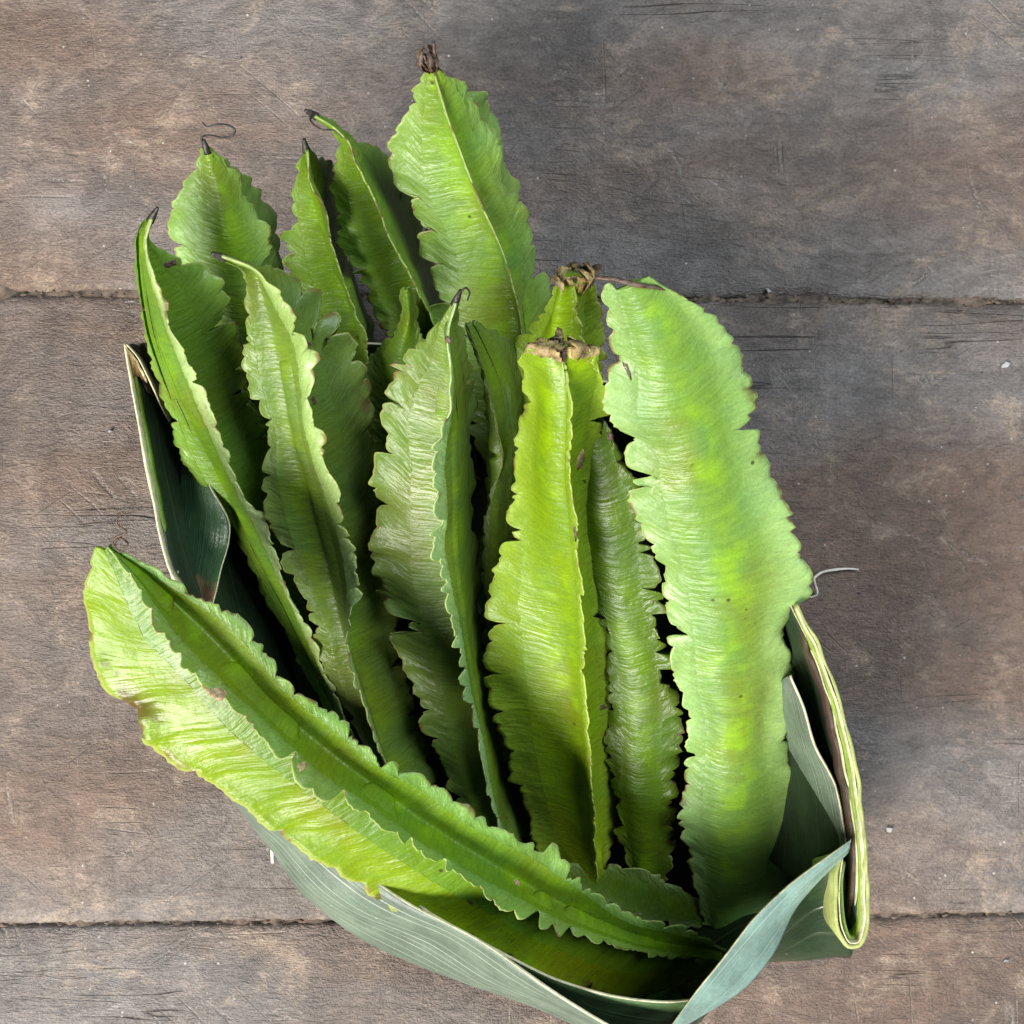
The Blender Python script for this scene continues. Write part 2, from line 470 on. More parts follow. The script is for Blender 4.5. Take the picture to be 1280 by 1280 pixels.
def bean(spec, seed):
    rng = np.random.default_rng(seed)
    ax = spec['axis']
    zt, zb = spec['z']
    m = len(ax)
    d = np.r_[0, np.cumsum(np.hypot(*np.diff(np.array(ax, float), axis=0).T))]
    d /= d[-1]
    bow = spec.get('bow', 0.0)
    zf = lambda t: zt + (zb - zt) * t + bow * np.sin(np.pi * np.asarray(t))
    A = catmull([P(x, y, zf(t)) for (x, y), t in zip(ax, d)], NB)
    t = np.linspace(0, 1, NB)
    T = norm(np.gradient(A, axis=0))
    for _ in range(16):
        T[1:-1] = norm(T[:-2] + T[1:-1] * 2 + T[2:])
    view = norm(np.array([0, 0, CAM_H]) - A)
    U = norm(view - (view * T).sum(1, keepdims=True) * T)
    R = np.cross(U, T)
    ulen = np.r_[0, np.cumsum(np.linalg.norm(np.diff(A, axis=0), axis=1))]
    base = A[-1].copy()
    root = empty('winged_bean', (base[0], base[1], max(base[2] - .004, 0)), spec['label'], 'winged bean', 'winged beans standing in the leaf basket')
    col = spec.get('col', (0.17, 0.30, 0.035))
    # body radius along the pod
    r0 = spec.get('r', 6.0) * 0.00068
    tt, tb = spec.get('taper', (0.16, 0.12))
    prof = np.clip(t / tt, 0, 1) ** 0.7 * np.clip((1 - t) / tb, 0, 1) ** 0.5
    rad = r0 * np.clip(prof, spec.get('rmin', 0.16), 1) * (1 + 0.10 * noise1(ulen * 60, rng) + 0.10 * noise1(ulen * 110, rng))
    wings = []
    for wg in spec['wings']:
        if 'edge' in wg:
            e = np.array([p[:2] for p in wg['edge']], float)
            de = np.r_[0, np.cumsum(np.hypot(*np.diff(e, axis=0).T))]
            de /= de[-1]
            dz = np.interp(de, np.linspace(0, 1, len(np.atleast_1d(wg['dz']))), np.atleast_1d(wg['dz'])) * np.clip(np.minimum(de * 7, (1 - de) * 8) + .12, 0, 1)
            E = catmull([P(x, y, zf(q) + k) for (x, y), q, k in zip(e, de, dz)], NB)
        else:
            a = math.radians(wg['ang'])
            wv = wg['w'] * 0.001 * np.clip(np.sin(np.pi * np.clip(t * 0.96 + .02, 0, 1)), 0, 1) ** 0.5
            E = A + (math.cos(a) * R + math.sin(a) * U) * wv[:, None]
        E = A + (E - A) * 1.14
        D = E - A
        Dp = D - (D * T).sum(1, keepdims=True) * T
        dist = np.linalg.norm(Dp, axis=1)
        Dn = norm(Dp)
        for _ in range(25):
            Dn[1:-1] = norm(Dn[:-2] + 2 * Dn[1:-1] + Dn[2:])
        wings.append(dict(E=E, D=Dn, dist=dist, ang=np.unwrap(np.arctan2((Dn * U).sum(1), (Dn * R).sum(1))), s=wg))
    wings.sort(key=lambda q: math.atan2(np.sin(q['ang'][60:-60]).mean(), np.cos(q['ang'][60:-60]).mean()) % (2 * math.pi))
    nw = len(wings)
    TH = 0.0011
    # pod: concave faces that run out into the wings
    K = 16
    rings = []
    ws = []
    for i in range(nw):
        a, b = wings[i], wings[(i + 1) % nw]
        cf = 0.55 + (0.32 * np.clip(1 - t / .10, 0, 1) if spec.get('tip') == 'cut' else 0)
        ca = np.minimum(a['dist'] * cf, 0.018)
        cb = np.minimum(b['dist'] * cf, 0.018)
        a['c'] = ca
        aa, ab = np.mod(a['ang'], 2 * np.pi), np.mod(b['ang'], 2 * np.pi)
        gap = np.mod(ab - aa, 2 * np.pi)
        gap = np.where(gap > 5.9, 0.1, gap)
        mid = aa + gap / 2
        bis = np.cos(mid)[:, None] * R + np.sin(mid)[:, None] * U
        na = np.cross(T, a['D'])
        nbv = np.cross(T, b['D'])
        sgn = np.sign((na * bis).sum(1, keepdims=True))
        sgb = np.sign((nbv * bis).sum(1, keepdims=True))
        P0 = ca[:, None] * a['D'] + na * sgn * TH / 2
        P3 = cb[:, None] * b['D'] + nbv * sgb * TH / 2
        ch = np.cos(gap / 2)
        up = (bis * U).sum(1)
        ru = np.array(np.interp(t, np.linspace(0, 1, len(np.atleast_1d(spec.get('ru', 0)))), np.atleast_1d(spec.get('ru', 0)))) * .001
        rr_ = np.where(up > 0.05, np.minimum(ru, rad), rad)
        for _ in range(8):
            rr_[1:-1] = (rr_[:-2] + rr_[1:-1] * 2 + rr_[2:]) / 4
        h = (rr_ - .2425 * (ca + cb) * ch) * 16 / 6
        h = np.clip(h, -2.2 * rad, 2.6 * rad)
        P1 = 0.72 * ca[:, None] * a['D'] + na * sgn * TH / 2
        P2 = h[:, None] * bis
        P3b = 0.72 * cb[:, None] * b['D'] + nbv * sgb * TH / 2
        for k in range(K + 1):
            q = k / K
            X = rr_[:, None] * bis
            vee = (P0 + (X - P0) * (q * 2)) if q < .5 else (X + (P3 - X) * (q * 2 - 1))
            mixv = np.where(up > .05, spec.get('vee', .55), 0.0)[:, None]
            curve = ((1 - q)**4 * P0 + 4 * q * (1 - q)**3 * P1 + 6 * q * q * (1 - q)**2 * P2 + 4 * q**3 * (1 - q) * P3b + q**4 * P3)
            rings.append(A + curve * (1 - mixv) + vee * mixv)
            ws.append(abs(q - .5) * 0.84)
    Rg = np.stack(rings, 1)
    nc = Rg.shape[1]
    V = Rg.reshape(-1, 3)
    F = [f for k_, f in enumerate(grid_faces(NB, nc, True)) if (k_ % nc) % (K + 1) != K]
    F.append(tuple(range(nc))[::-1])
    F.append(tuple(range((NB - 1) * nc, NB * nc)))
    uvp = np.stack([np.repeat(ulen, nc), np.tile(np.array(ws), NB)], 1)
    o = mesh_obj('pod', V, F, M_POD, root, uvp)
    o.color = (*col, spec.get('pale', .85))
    # wings: thin frilled blades
    MW = 9
    for wgd in wings:
        s = wgd['s']
        lo, hi = s.get('lobe', (0.0045, 0.0125))
        sc, li, ph = scallop(ulen, rng, lo, hi)
        Wd = np.linalg.norm(wgd['E'] - A, axis=1)
        amp = np.minimum(s.get('tooth', 1.7) * 0.00135, Wd * 0.3)
        trim = amp * (1 - sc) + np.minimum(0.0012, Wd * .12) * np.abs(noise1(ulen * 420, rng, 256)) * .8 + 0.06 * s.get('calm', 1) * Wd * noise1(ulen * 70, rng)
        for _ in range(s.get('tears', 2)):               # torn notches
            tc_ = rng.uniform(0.12, 0.85) * ulen[-1]
            wdt = rng.uniform(0.0010, 0.0026)
            dep = rng.uniform(0.15, 0.5)
            x = (ulen - tc_) / wdt
            trim = trim + Wd * dep * np.where(x < 0, np.exp(-np.abs(x) * 1.1), np.exp(-np.abs(x) * 3.5))
        # stretches of different width between breaks, as the wings crack and shrink
        seg = s.get('seg', 0.16)
        x0 = ulen[0]
        while x0 < ulen[-1]:
            L = rng.uniform(0.008, 0.038)
            a_, b_ = rng.uniform(-.5, 1, 2) * seg
            q = (ulen - x0) / L
            trim = trim + np.where((q >= 0) & (q < 1), Wd * (a_ + (b_ - a_) * np.clip(q, 0, 1)), 0)
            trim = trim + Wd * rng.uniform(.0, .22) * s.get('calm', 1) * np.exp(-np.abs(ulen - x0) / .0009)
            x0 += L
        trim = np.clip(trim, -0.12 * Wd, 0.43 * Wd)
        D3 = norm(wgd['E'] - A)
        Ed = wgd['E'] - D3 * trim[:, None]
        c0 = A + wgd['D'] * (wgd['c'] * 0.975)[:, None]
        nrm = norm(np.cross(T, norm(Ed - c0)))
        lobecurl = rng.uniform(-1, 1, li.max() + 2)[li] * np.sin(np.pi * np.clip(ph, 0, 1))
        span = np.linalg.norm(Ed - c0, axis=1)
        rf = s.get('ruf', 1.0)
        fade = np.clip(np.minimum(t * 12, (1 - t) * 12), 0, 1)
        wob = (noise1(ulen * 85, rng) * 0.0022 + noise1(ulen * 190, rng, 128) * 0.0016) * rf * fade
        crl = (lobecurl * 0.0024 + s.get('curl', 0) * 0.001) * rf * fade
        vs = np.linspace(0, 1, MW) ** 0.85
        side = []
        for sgn in (1, -1):
            for v in (vs if sgn > 0 else vs[::-1]):
                thick = (TH * 1.02 * (1 - v) + 0.00055 * v) / 2
                if v == 1:
                    thick *= .5
                pos = c0 + (Ed - c0) * v + nrm * ((wob * v ** 1.4 + crl * v ** 3) * np.clip(span / 0.012, 0.15, 1))[:, None]
                pos = pos + nrm * (math.sin(math.pi * v) * v * span * s.get('cup', 0.05) * 1.4)[:, None]
                # fine ribbing
                pos = pos + nrm * (0.00018 * noise1(ulen * 700 + 3 * v, np.random.default_rng(seed * 7 + 1), 512) * math.sin(math.pi * min(v + .2, 1)))[:, None]
                side.append((pos + nrm * sgn * thick, v))
        Vw = np.stack([q[0] for q in side], 1)
        nc = Vw.shape[1]
        F = grid_faces(NB, nc, False)
        F.append(tuple(range(nc))[::-1])
        F.append(tuple(range((NB - 1) * nc, NB * nc)))
        vv = np.array([q[1] for q in side])
        uvw = np.stack([np.repeat(ulen, nc), np.tile(0.42 + .58 * vv, NB)], 1)
        o = mesh_obj('wing', Vw.reshape(-1, 3), F, M_WING, root, uvw)
        o.color = (*s.get('col', col), s.get('pale', spec.get('pale', .85)))
    # ends
    tip = spec.get('tip')
    a0, tdir = A[0], T[0]
    if tip in ('curl', 'hook', 'black'):
        L = {'curl': 0.0035, 'hook': 0.004, 'black': 0.003}[tip]
        tube('tip', [a0 + tdir * .0015, a0 - tdir * L * .5, a0 - tdir * L], [0.0013, 0.0010, 0.0005], M_BLACK, root, 8, 10)
    if spec.get('thread'):
        z0 = zt
        pts = [P(x, y, z0 + dz) for x, y, dz in spec['thread']]
        tube('dry_style', pts, [0.00042, 0.0003, 0.00034, 0.0002], M_BLACK if tip != 'grey' else M_DRY, root, 6, 40)
    if tip == 'calyx':
        for k in range(13):                         # crumpled dry sepals
            a = rng.uniform(0, 6.28)
            side_ = math.cos(a) * R[0] + math.sin(a) * U[0]
            l = rng.uniform(0.003, 0.0075)
            p0 = a0 + tdir * .001 + side_ * .0012
            p1 = a0 - tdir * l * .5 + side_ * rng.uniform(.002, .0042)
            p2 = a0 - tdir * l + side_ * rng.uniform(0, .0035) + rng.uniform(-1, 1, 3) * .0012
            wdir = norm(np.cross(tdir, side_) + rng.uniform(-.6, .6, 3)) * rng.uniform(.0005, .0014)
            pts = catmull([p0, p1, p2], 8)
            ww = np.array([.7, 1, 1.1, 1.1, 1, .8, .5, .15])[:, None]
            off = side_ * .00035
            V = np.concatenate([pts - wdir * ww, pts + wdir * ww, pts + wdir * ww + off, pts - wdir * ww + off])
            V = V.reshape(4, 8, 3).transpose(1, 0, 2).reshape(-1, 3) + rng.uniform(-1, 1, (32, 3)) * .00025
            F = grid_faces(8, 4, True)
            F += [(3, 2, 1, 0), (28, 29, 30, 31)]
            mesh_obj('sepal', V, F, M_DRY, root)
    if tip == 'cut':
        # cut stalk end: ragged tan rim round a sunken face, in the outline of the pod itself
        ring0 = Rg[0]
        cen = ring0.mean(0)
        def lay(f, off, jit):
            return cen + (ring0 - cen) * f - tdir * off + rng.uniform(-1, 1, ring0.shape) * jit
        n0 = len(ring0)
        V = np.concatenate([lay(1.0, -.0018, .0005), lay(1.035, -.0004, .0005), lay(1.0, .0008, .0005), lay(.86, .0016, .0003), lay(.70, .0015, .0002), lay(.62, .0004, .0002)])
        mesh_obj('cut_rim', V, grid_faces(6, n0, True, True), M_CUTRIM, root)
        for k in range(9):
            e = ring0[rng.integers(0, n0)]
            out = norm(e - cen)
            l = rng.uniform(.003, .008)
            sd = norm(np.cross(tdir, out)) * rng.uniform(.0012, .0030)
            pts = catmull([e + tdir * rng.uniform(.0005, .004) + out * .0006, e - tdir * l * .3 + out * rng.uniform(.0008, .002), e - tdir * l * .5 + out * rng.uniform(-.003, .004)], 7)
            ww = np.array([1, 1.1, 1, .9, .8, .6, .2])[:, None]
            Vs = np.stack([pts - sd * ww, pts + sd * ww, pts + sd * ww + out * .0003, pts - sd * ww + out * .0003], 1).reshape(-1, 3) + rng.uniform(-1, 1, (28, 3)) * .0003
            mesh_obj('papery_scrap', Vs, grid_faces(7, 4, True) + [(3, 2, 1, 0), (24, 25, 26, 27)], M_CUTRIM if k % 3 else M_DRY, root)
        V = np.concatenate([lay(.72, .0010, .0001), lay(.6, .0002, .0001), lay(.25, -.0008, .0001)])
        mesh_obj('cut_face', V, grid_faces(3, n0, True, True) + [tuple(range(2 * n0, 3 * n0))[::-1]], M_CUT, root)
    return root


B_MID = (0.185, 0.330, 0.022)
B_YEL = (0.255, 0.385, 0.010)
B_OLI = (0.190, 0.285, 0.036)
B_PAL = (0.225, 0.375, 0.045)
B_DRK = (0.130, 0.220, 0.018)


def hid(w=17, a=(-62, -118)):
    return [dict(ang=k, w=w, tooth=1.5) for k in a]


BEANS = [
    # top left, pointed, with a curled dry thread
    dict(ru=0.6, pale=0.6, vee=0.3, label='pointed green winged bean with a curled dry thread at its tip', z=(10.5, 1.2), col=B_PAL, r=6.5, tip='black',
         thread=[(256, 186, 0), (252, 172, .2), (262, 169, .4), (278, 172, .6), (291, 169, .8), (294, 162, .9), (287, 157, 1), (272, 155, 1.2), (258, 158, 1.1), (253, 153, 1.0)],
         axis=[(258, 186), (275, 240), (290, 310), (310, 380), (350, 500), (440, 720)],
         wings=[dict(edge=[(253, 187), (238, 220), (220, 265), (215, 300), (222, 322), (240, 350), (270, 420), (330, 560), (430, 718)], dz=-.5),
                dict(edge=[(264, 186), (298, 215), (308, 245), (330, 285), (336, 302), (322, 345), (350, 450), (450, 718)], dz=-.35),
                dict(edge=[(270, 190), (312, 230), (345, 282), (353, 330), (385, 450), (460, 718)], dz=-1.7), dict(ang=-120, w=12)]),
    # far left, neck bent
    dict(ru=-1.5, pale=0.6, vee=0.6, label='leftmost winged bean with a bent thin neck and a pale folded wing', z=(12.2, 1.0), col=B_MID, r=6, tip='hook', taper=(.26, .12),
         axis=[(190, 272), (179, 292), (182, 350), (195, 420), (222, 490), (252, 550), (288, 620), (328, 700), (370, 780), (410, 860), (455, 950)],
         wings=[dict(edge=[(188, 273), (177, 296), (175, 340), (176, 375), (183, 410), (200, 470), (222, 550), (250, 610), (290, 662), (330, 740), (375, 830), (410, 890), (445, 950)], dz=-1.0, cup=-.05),
                dict(edge=[(190, 274), (184, 300), (194, 345), (214, 395), (238, 450), (258, 500), (282, 560), (310, 625), (335, 670), (355, 720), (385, 790), (414, 860), (456, 948)], dz=1.2, tears=3, tooth=2.4, col=(0.30, 0.43, 0.09), pale=1),
                dict(edge=[(191, 273), (186, 298), (215, 318), (250, 335), (270, 365), (280, 390), (294, 415), (310, 470), (330, 560), (360, 660), (400, 780), (425, 850), (470, 946)], dz=-1.0, tooth=2.4),
                dict(ang=-110, w=12)]),
    # between, thin tip among the back row
    dict(ru=-1.0, pale=0.6, vee=0.6, label='winged bean with a small dark eye-shaped hole near its pointed tip', z=(10.6, 1.4), col=B_MID, r=5.5, tip='black',
         axis=[(382, 184), (390, 230), (405, 290), (425, 350), (445, 420), (490, 580)],
         wings=[dict(edge=[(379, 188), (363, 230), (357, 270), (360, 320), (375, 370), (400, 440), (470, 580)], dz=-.5),
                dict(edge=[(385, 190), (388, 225), (404, 250), (414, 300), (430, 350), (448, 400), (458, 440), (498, 580)], dz=.9),
                dict(edge=[(386, 186), (410, 205), (418, 240), (425, 290), (445, 350), (470, 430), (508, 580)], dz=-2.0), dict(ang=-100, w=12)]),
    dict(ru=-0.6, pale=0.6, vee=0.5, label='winged bean whose long bare stalk tip points sideways over the floor', z=(12.0, 1.4), col=B_MID, r=6, tip='black', taper=(.3, .12), rmin=.3,
         thread=[(392, 140, .1), (388, 150, .3), (402, 162, .4), (418, 163, .4), (428, 172, .3)],
         axis=[(391, 143), (410, 154), (432, 172), (452, 212), (475, 260), (497, 310), (530, 370), (555, 430), (585, 600)],
         wings=[dict(edge=[(391, 145), (409, 157), (424, 180), (417, 220), (419, 262), (428, 302), (455, 342), (480, 400), (520, 480), (572, 600)], dz=-.6, tears=3, tooth=2.2),
                dict(ang=95, w=9, tooth=1.4),
                dict(edge=[(392, 142), (412, 151), (445, 170), (470, 190), (493, 210), (515, 260), (530, 300), (550, 370), (580, 450), (600, 600)], dz=-2.6),
                dict(ang=-100, w=12)]),
    # big one at the top with the crumpled dry calyx
    dict(ru=0.6, pale=0.55, vee=0.3, label='broad bright green winged bean crowned by a crumpled brown dry calyx', z=(12.4, 2.0), col=B_PAL, r=7.5, tip='calyx', taper=(.2, .12), rmin=.3,
         axis=[(540, 84), (556, 140), (578, 200), (602, 260), (628, 320), (645, 380), (655, 460), (655, 640)],
         wings=[dict(edge=[(533, 86), (515, 120), (504, 145), (488, 175), (491, 215), (500, 242), (520, 282), (533, 330), (545, 390), (570, 480), (635, 640)], dz=-.6, ruf=.6),
                dict(ang=80, w=3.0, tooth=.5, ruf=.3, tears=0),
                dict(edge=[(548, 86), (590, 108), (598, 145), (624, 180), (632, 220), (650, 262), (666, 308), (660, 335), (655, 390), (680, 470), (680, 640)], dz=-.7, ruf=.7),
                dict(edge=[(552, 88), (600, 130), (632, 195), (656, 285), (684, 368), (690, 450), (685, 640)], dz=-2.0), dict(ang=-120, w=12)]),
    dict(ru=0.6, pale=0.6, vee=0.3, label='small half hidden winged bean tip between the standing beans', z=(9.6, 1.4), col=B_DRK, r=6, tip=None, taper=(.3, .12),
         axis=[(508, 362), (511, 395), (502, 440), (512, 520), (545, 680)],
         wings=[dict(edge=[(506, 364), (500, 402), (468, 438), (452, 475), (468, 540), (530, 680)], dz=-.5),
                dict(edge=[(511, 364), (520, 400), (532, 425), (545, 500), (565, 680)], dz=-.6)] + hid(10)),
    dict(ru=-0.8, pale=0.4, vee=0.4, label='winged bean with two parallel frilled ridges and a long tip', z=(13.2, 1.0), col=B_OLI, r=6.5, tip='black', taper=(.2, .1),
         axis=[(276, 321), (312, 336), (332, 390), (350, 470), (365, 550), (385, 630), (408, 710), (430, 790), (452, 860), (482, 950), (515, 1030)],
         wings=[dict(edge=[(277, 322), (302, 338), (304, 380), (305, 430), (318, 500), (335, 540), (330, 600), (345, 670), (365, 720), (395, 790), (410, 850), (440, 900), (475, 970), (508, 1030)], dz=-.5, tears=3),
                dict(edge=[(277, 320), (322, 338), (352, 372), (382, 418), (390, 470), (392, 520), (405, 570), (425, 620), (440, 670), (447, 730), (438, 780), (436, 815), (456, 880), (476, 945), (518, 1028)], dz=1.1, tears=4, tooth=2.4, col=(0.27, 0.40, 0.07), pale=1),
                dict(edge=[(278, 320), (345, 340), (400, 375), (437, 430), (450, 480), (462, 540), (468, 600), (485, 690), (500, 780), (520, 880), (540, 960), (560, 1028)], dz=-1.3, tooth=2.0),
                dict(ang=-105, w=12)]),
    # behind the hooked one
    dict(ru=-.6, pale=0.6, vee=0.5, label='shaded winged bean leaning behind the bean with the black hooked tip', z=(9.8, 1.2), col=B_OLI, r=6, tip=None,
         axis=[(590, 404), (618, 480), (628, 560), (622, 650), (618, 750), (622, 850), (640, 950)],
         wings=[dict(edge=[(580, 402), (598, 460), (618, 530), (627, 575), (610, 620), (603, 700), (604, 800), (625, 950)], dz=.1),
                dict(edge=[(600, 405), (632, 420), (648, 440), (655, 500), (660, 600), (650, 720), (645, 830), (655, 950)], dz=-2.0)] + hid(11)),
    dict(ru=-1.0, pale=0.3, vee=0.5, label='winged bean with a black hooked tip and a folded frilled wing', z=(13.4, 1.0), col=B_OLI, r=6.5, tip='hook', taper=(.2, .1),
         thread=[(572, 374, .2), (576, 364, .5), (583, 360, .7), (587, 366, .8), (584, 376, .8)],
         axis=[(570, 376), (559, 402), (568, 470), (574, 560), (575, 650), (580, 740), (595, 850), (612, 950), (628, 1030), (645, 1085)],
         wings=[dict(edge=[(568, 377), (548, 405), (520, 440), (495, 462), (472, 508), (478, 560), (478, 620), (474, 690), (490, 760), (510, 840), (530, 900), (550, 960), (575, 1012), (635, 1085)], dz=-.8, tears=3),
                dict(edge=[(570, 379), (562, 410), (563, 470), (560, 520), (545, 560), (541, 590), (548, 640), (541, 690), (555, 740), (570, 800), (580, 860), (600, 930), (610, 990), (624, 1035), (645, 1083)], dz=[1.2, 1.2, .9], tears=4, tooth=2.6, col=(0.25, 0.40, 0.09), pale=1),
                dict(edge=[(571, 377), (572, 408), (583, 470), (588, 560), (592, 660), (602, 780), (622, 900), (645, 1000), (665, 1083)], dz=-3.0),
                dict(ang=-100, w=10)]),
    # cut stumps
    dict(ru=[6,2], pale=0.5, vee=0.2, label='short cut winged bean stump showing a round green cut end', z=(10.8, 1.8), col=B_YEL, r=8, tip='cut', cutr=8.5, taper=(.25, .12), rmin=.85,
         axis=[(714, 346), (706, 385), (700, 440), (705, 520), (715, 720)],
         wings=[dict(edge=[(696, 350), (684, 388), (655, 422), (648, 480), (662, 560), (700, 720)], dz=-.8, ruf=.5),
                dict(edge=[(716, 352), (726, 395), (730, 440), (725, 520), (720, 720)], dz=.8, ruf=.5),
                dict(edge=[(738, 350), (746, 400), (750, 450), (752, 520), (738, 720)], dz=-.8, ruf=.5), dict(ang=-95, w=12)]),
    dict(ru=1.5, pale=0.15, vee=0.1, label='olive winged bean with a puckered body beside the broad pale bean', z=(10.2, 1.4), col=(0.125, 0.215, 0.010), r=8, tip=None, taper=(.12, .1),
         axis=[(740, 520), (752, 610), (766, 700), (785, 800), (798, 880), (795, 980), (805, 1105)],
         wings=[dict(edge=[(722, 525), (718, 620), (730, 720), (752, 800), (764, 880), (764, 960), (776, 1050), (796, 1105)], dz=-.3, tears=6, ruf=1.8, seg=.3),
                dict(edge=[(760, 525), (795, 600), (815, 660), (822, 745), (836, 800), (846, 880), (846, 960), (842, 1040), (832, 1100)], dz=[.3, .5, .3], tears=7, tooth=2.6, ruf=2.0, seg=.3)] + hid(12)),
    dict(ru=[5, 1.5, 0.5], pale=0.55, vee=0.3, label='wide winged bean with a blunt cut top and a bright yellow-green groove', z=(13.0, 1.7), col=B_YEL, r=9, tip='cut', cutr=7, taper=(.08, .1), rmin=.7,
         axis=[(703, 436), (702, 500), (696, 600), (702, 680), (711, 760), (719, 850), (728, 950), (736, 1050), (742, 1108)],
         wings=[dict(edge=[(657, 440), (652, 520), (648, 570), (646, 620), (628, 680), (611, 760), (616, 850), (640, 960), (680, 1060), (730, 1108)], dz=-1.5, ruf=.6),
                dict(edge=[(704, 440), (714, 500), (716, 600), (722, 660), (728, 720), (731, 800), (733, 880), (738, 950), (741, 1010), (748, 1106)], dz=1.0, ruf=.6, tooth=1.2),
                dict(edge=[(748, 458), (757, 490), (757, 520), (748, 565), (738, 610), (742, 680), (752, 760), (764, 860), (766, 950), (764, 1050), (752, 1106)], dz=-1.7, ruf=.8),
                dict(ang=-90, w=12)]),
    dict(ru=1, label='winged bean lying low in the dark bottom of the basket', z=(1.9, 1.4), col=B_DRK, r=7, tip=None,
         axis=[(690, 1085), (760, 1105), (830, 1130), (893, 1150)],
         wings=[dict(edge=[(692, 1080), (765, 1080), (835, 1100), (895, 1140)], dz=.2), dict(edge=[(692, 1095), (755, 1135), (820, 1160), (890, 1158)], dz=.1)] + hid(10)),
    # the broad pale bean
    dict(ru=1.6, pale=0.85, vee=0.0, label='broad pale green flat winged bean leaning on the right of the basket', z=(14.2, 1.6), col=(0.245, 0.405, 0.070), r=8.5, tip=None, taper=(.06, .12), rmin=.4, bow=.6,
         axis=[(790, 354), (822, 420), (850, 500), (872, 580), (890, 660), (903, 740), (912, 820), (915, 900), (915, 980), (915, 1060), (900, 1158)],
         wings=[dict(edge=[(752, 352), (760, 400), (769, 450), (763, 520), (785, 545), (795, 610), (805, 660), (822, 690), (838, 760), (846, 850), (862, 900), (860, 960), (856, 1010), (863, 1070), (878, 1156)], dz=-.4, tears=4, ruf=1.0, cup=.03, tooth=2.0, seg=.08, calm=.6),
                dict(edge=[(835, 362), (888, 396), (925, 450), (937, 500), (946, 560), (961, 600), (979, 650), (991, 690), (1003, 745), (976, 792), (985, 850), (976, 920), (990, 980), (994, 1040), (980, 1100), (935, 1160)], dz=-.5, tears=1, ruf=.7, tooth=1.4, cup=.04, seg=.03, calm=.5)] + hid(14)),
    # front left
    dict(ru=-1.6, pale=0.12, vee=0.75, label='long curved yellow-green winged bean lying across the front of the basket', z=(12.6, 3.4), col=(0.20, 0.35, 0.016), r=6.5, tip='grey', taper=(.1, .1), bow=1.3,
         thread=[(140, 684, 0), (150, 672, .4), (160, 680, .6), (150, 690, .5), (140, 676, .5), (158, 664, .8), (146, 655, 1), (152, 640, 1), (160, 648, 1)],
         axis=[(135, 683), (172, 712), (225, 758), (275, 806), (340, 878), (420, 945), (500, 1005), (600, 1070), (700, 1128), (800, 1172), (905, 1192)],
         wings=[dict(edge=[(120, 683), (113, 735), (124, 800), (150, 860), (185, 885), (198, 920), (250, 960), (330, 1010), (352, 1030), (420, 1075), (500, 1128), (560, 1150), (640, 1195), (720, 1228), (800, 1240), (895, 1215)], dz=-1.2, col=(0.30, 0.43, 0.006), ruf=.5, tears=1, tooth=1.0, seg=.03, calm=.35, cup=.06),
                dict(edge=[(138, 690), (168, 732), (195, 790), (225, 830), (270, 872), (310, 905), (345, 940), (380, 975), (460, 1025), (520, 1070), (580, 1105), (630, 1130), (700, 1165), (780, 1188), (890, 1205)], dz=1.15, ruf=.9, tears=5, tooth=2.6, seg=.24, col=(0.215, 0.37, 0.035), pale=.5),
                dict(edge=[(142, 683), (185, 706), (235, 737), (285, 762), (330, 808), (365, 853), (420, 893), (480, 948), (530, 968), (600, 1020), (680, 1058), (722, 1090), (790, 1145), (850, 1158), (908, 1186)], dz=.35, ruf=.9, tears=5, tooth=2.2, seg=.18, col=(0.17, 0.33, 0.035), pale=.7),
                dict(ang=-80, w=10)]),
]
for i, b in enumerate(BEANS):
    rt = bean(b, 100 + i)
    if b['label'].startswith('broad pale'):
        tube('dry_edge', [P(744, 347, 14.1), P(768, 349, 14.3), P(795, 356, 14.4), P(818, 359, 14.2), P(842, 364, 13.9), P(856, 372, 13.7)], [.0006, .0007, .0008, .0006, .0006, .0003], M_DRY, rt, 7, 40)

# ---------------------------------------------------------------- folded leaf basket
ctr = P(600, 830, 0)
basket = empty('leaf_basket', (ctr[0], ctr[1], 0), 'boat-shaped basket folded from large green leaves, holding the beans', 'basket')


